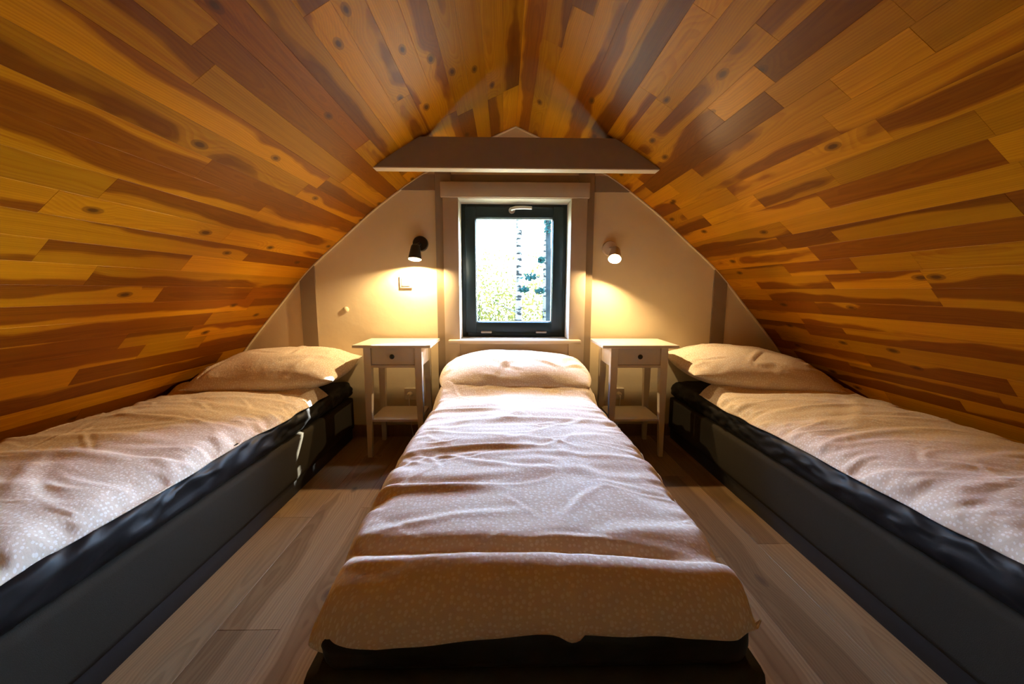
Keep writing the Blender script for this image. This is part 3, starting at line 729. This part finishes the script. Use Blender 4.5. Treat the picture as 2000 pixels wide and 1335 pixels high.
def side_extra(sgn, seed):
    def ex(X, T, ins):
        H = np.zeros_like(X); r = random.Random(seed)
        for k in range(7):
            y = .10 + k * .19 + r.uniform(-.04, .04)
            H += fold(X, T, r.uniform(-.15, .2), y, r.uniform(-.18, .18), r.uniform(.25, .42), r.uniform(.020, .034), r.uniform(.005, .010), r.uniform(-.3, .3))
        return H * np.clip(ins * 1.5, 0, 1)
    return ex
duvet(LX0 + .035, LX1 - .012, 2.29, 0.70, 31, 'dotted beige duvet on the bed under the black lamp', side_extra(1, 4), thick=.085, edge_drop=.010)
duvet(RX0 + .012, RX1 - .035, 2.29, 0.70, 47, 'dotted beige duvet on the bed under the grey-white lamp', side_extra(-1, 9), thick=.085, edge_drop=.010)
pillow(0.066, 2.40, .512, .91, .60, .25, 61, 'dotted beige pillow at the head of the middle bed', (math.radians(5), 0, math.radians(-1)), tip=.0)
pillow(-1.365, 2.40, .525, .84, .58, .27, 67, 'dotted beige pillow beside the nightstand under the black lamp', (math.radians(5), math.radians(-3), math.radians(3)))
pillow(1.50, 2.40, .530, .88, .58, .27, 71, 'dotted beige pillow beside the nightstand under the grey-white lamp', (math.radians(5), math.radians(6), math.radians(-3)))

# ------------------------------------------------------------------ outside
tag(box('ground', (-40, 3.2, -2.9), (40, 60, -2.7), M['ground'], bev=0), 'leaf-strewn forest ground outside the window', kind='structure')
def leaf_cloud(r, n, cen, rad, size, clip=None):
    V, Fq = [], []
    for _ in range(n):
        while True:
            p = Vector((r.uniform(-1, 1), r.uniform(-1, 1), r.uniform(-1, 1)))
            if p.length < 1: break
        p = Vector((cen[0] + p.x * rad[0], cen[1] + p.y * rad[1], cen[2] + p.z * rad[2]))
        d = Vector((r.gauss(0, 1), r.gauss(0, 1), r.gauss(0, 1))).normalized(); e = d.orthogonal().normalized() ; e = (Matrix.Rotation(r.uniform(0, 6.28), 3, d) @ e)
        f = d.cross(e); s = size * r.uniform(.6, 1.3); i = len(V)
        V += [p - e * s, p + f * s * .55 + d * s * .15, p + e * s, p - f * s * .55 + d * s * .15]; Fq.append((i, i + 1, i + 2, i + 3))
    return V, Fq
def tree(name, x, y, h, rad, bark, leaf, label, cat, crowns, n, size, seed, lean=0.0, group=None):
    r = random.Random(seed); t = empty(name, (x, y, -2.7), label, cat, group)
    bm = bmesh.new(); pts = [(lean * k * h / 6 + r.uniform(-.02, .02), r.uniform(-.02, .02), h * k / 6) for k in range(7)]
    add_tube(bm, pts, [rad * (1 - .11 * k) for k in range(7)], 12)
    for k in range(6):
        z0 = h * r.uniform(.35, .9); a = r.uniform(0, 6.28); L = r.uniform(.5, 1.0)
        add_tube(bm, [(lean * z0, 0, z0), (lean * z0 + math.cos(a) * L * .5, math.sin(a) * L * .5, z0 + L * .25), (lean * z0 + math.cos(a) * L, math.sin(a) * L, z0 + L * .7)], [rad * .16, rad * .11, rad * .05], 6)
    bm_obj('trunk', bm, bark, t, smooth_angle=60)
    V, Fq = [], []
    for (cx, cy, cz, rx, ry, rz) in crowns:
        v, f = leaf_cloud(r, n, (cx, cy, cz), (rx, ry, rz), size); b0 = len(V); V += v; Fq += [tuple(i + b0 for i in q) for q in f]
    if V:
        o = mesh_obj('foliage', V, Fq, leaf, t); o['kind'] = 'stuff'
    return t
# view through the pane: x/y between -0.07 and 0.12 of the distance, z 1.02 -0.075y .. 1.02+0.18y
tree('birch_tree', 0.27, 7.6, 9.0, .085, M['birch'], M['leaf_yellow'], 'slender white birch with black flecks in the middle of the window view', 'tree', [], 0, .05, 1)
tree('birch_tree', 0.86, 8.6, 9.0, .06, M['birch'], M['leaf_yellow'], 'thin birch beside the dark trunk at the edge of the window view', 'tree', [], 0, .05, 2)
tree('dark_tree', 0.70, 6.3, 9.5, .06, M['bark_dark'], M['leaf_green'], 'dark bare trunk with blue-green needles at the edge of the window view', 'tree', [(-.30, -.1, 3.93, .14, .14, .055), (-.40, -.2, 3.74, .075, .1, .045), (-.16, -.2, 3.72, .075, .1, .055), (-.02, 0, 4.72, .08, .12, .16), (-.12, .05, 4.2, .06, .1, .05)], 80, .032, 3)
for i, (x, y, h, nn) in enumerate(((-.55, 8.5, 4.4, 1500), (.25, 9.0, 4.2, 1500), (1.0, 10.0, 4.6, 1500), (-.2, 12.0, 5.2, 1600), (-1.2, 13.0, 5.6, 1500), (1.5, 13.5, 5.6, 1500))):
    lab = ('yellow-leaved sapling low in the window view', 'yellow-leaved sapling behind the slender birch', 'yellow-leaved sapling behind the dark trunk', 'taller pale sapling behind the slender birch', 'taller pale sapling behind the low yellow sapling', 'taller pale sapling far behind the dark trunk')[i]
    tree('sapling', x, y, h * .8, .03, M['bark'], M['leaf_yellow'], lab, 'tree', [(0, 0, h * .70, .95, .7, h * .26)], nn, .045, 10 + i, group='saplings outside the window')
# unseen dense evergreen, added to block sky light from this side of the window
tree('added_evergreen', -2.9, 5.4, 9.5, .16, M['bark'], M['leaf_dark'], 'unseen tall dense dark evergreen added to block sky light on one side of the window', 'tree', [(0, 0, z_, .25 + (9.3 - z_) * .21, .25 + (9.3 - z_) * .21, .75) for z_ in (1.4, 2.4, 3.3, 4.2, 5.0, 5.8, 6.6, 7.4, 8.2, 9.0)], 620, .085, 77)
tree('added_evergreen', 4.1, 6.1, 6.2, .14, M['bark'], M['leaf_dark'], 'unseen lower broad dark evergreen added to block low sky light on the sunny side of the window', 'tree', [(0, 0, z_, .35 + (6.1 - z_) * .34, .35 + (6.1 - z_) * .34, .6) for z_ in (1.5, 2.3, 3.1, 3.9, 4.7, 5.5)], 700, .085, 78)  # second unseen evergreen, added to hold low sky light off the bed and vault
# unseen bough, added and shaped to block all but the topmost sun rays
s = SUN_DIR; a1 = Vector((-s.y, s.x, 0)).normalized(); a2 = s.cross(a1).normalized()
def sun_uv(p): p = Vector(p); return (p.dot(a1), p.dot(a2))
def at_pane(p2):
    """height at which a sun ray at p2 crosses the pane"""
    p = a1 * p2.x + a2 * p2.y; return (p + s * ((2.86 - p.y) / s.y)).z
r = random.Random(5)
bt = empty('sun_block_bough', (1.55, 3.85, -2.7), 'unseen dense leafy bough added beside the window to block the sun', 'added branch')
V, Fq = [], []
corners = [sun_uv((x, 2.86, z)) for x in (-.33, .47) for z in (.66, 1.66)]
u0, u1 = min(c[0] for c in corners) - .1, max(c[0] for c in corners) + .1; v0, v1 = min(c[1] for c in corners) - .1, max(c[1] for c in corners) + .1
base = Vector((.067, 2.86, 1.16)) - s * 1.25; bd = base.dot(s)
step = .026; uu = u0
while uu < u1:
    vv = v0
    while vv < v1:
        p2 = Vector((uu + r.uniform(-.008, .008), vv + r.uniform(-.008, .008)))
        sz = r.uniform(.030, .040); an = r.uniform(0, 6.28); e1 = Vector((math.cos(an), math.sin(an))) * sz; e2 = Vector((-math.sin(an), math.cos(an))) * sz * .62
        quad = [p2 - e1, p2 + e2, p2 + e1, p2 - e2]
        hit = max(at_pane(q) for q in quad) > 1.325
        if not hit:
            i = len(V); dd = bd + r.uniform(-.10, .10)
            V += [a1 * q.x + a2 * q.y + s * (dd + r.uniform(-.012, .012)) - Vector(bt.location) for q in quad]; Fq.append((i, i + 1, i + 2, i + 3))
        vv += step
    uu += step
o = mesh_obj('foliage', V, Fq, M['leaf_dark'], bt); o['kind'] = 'stuff'
cb = base - Vector(bt.location) - s * .15
bm = bmesh.new(); add_tube(bm, [(0.9, .6, 0), (0.75, .45, 2.6), cb + Vector((.35, .3, -.25)), cb], [.09, .07, .03, .012], 10)
add_tube(bm, [cb + Vector((.2, .15, -.2)), cb + Vector((-.05, .05, .02))], [.015, .006], 6)
bm_obj('trunk', bm, M['bark'], bt, smooth_angle=60)
# unseen hood added outside the window to narrow the sun streak from above
tag(box('added_hood', (-0.52, 2.95, 1.668), (0.66, 3.062, 1.700), M['outer'], bev=.003), kind='structure')
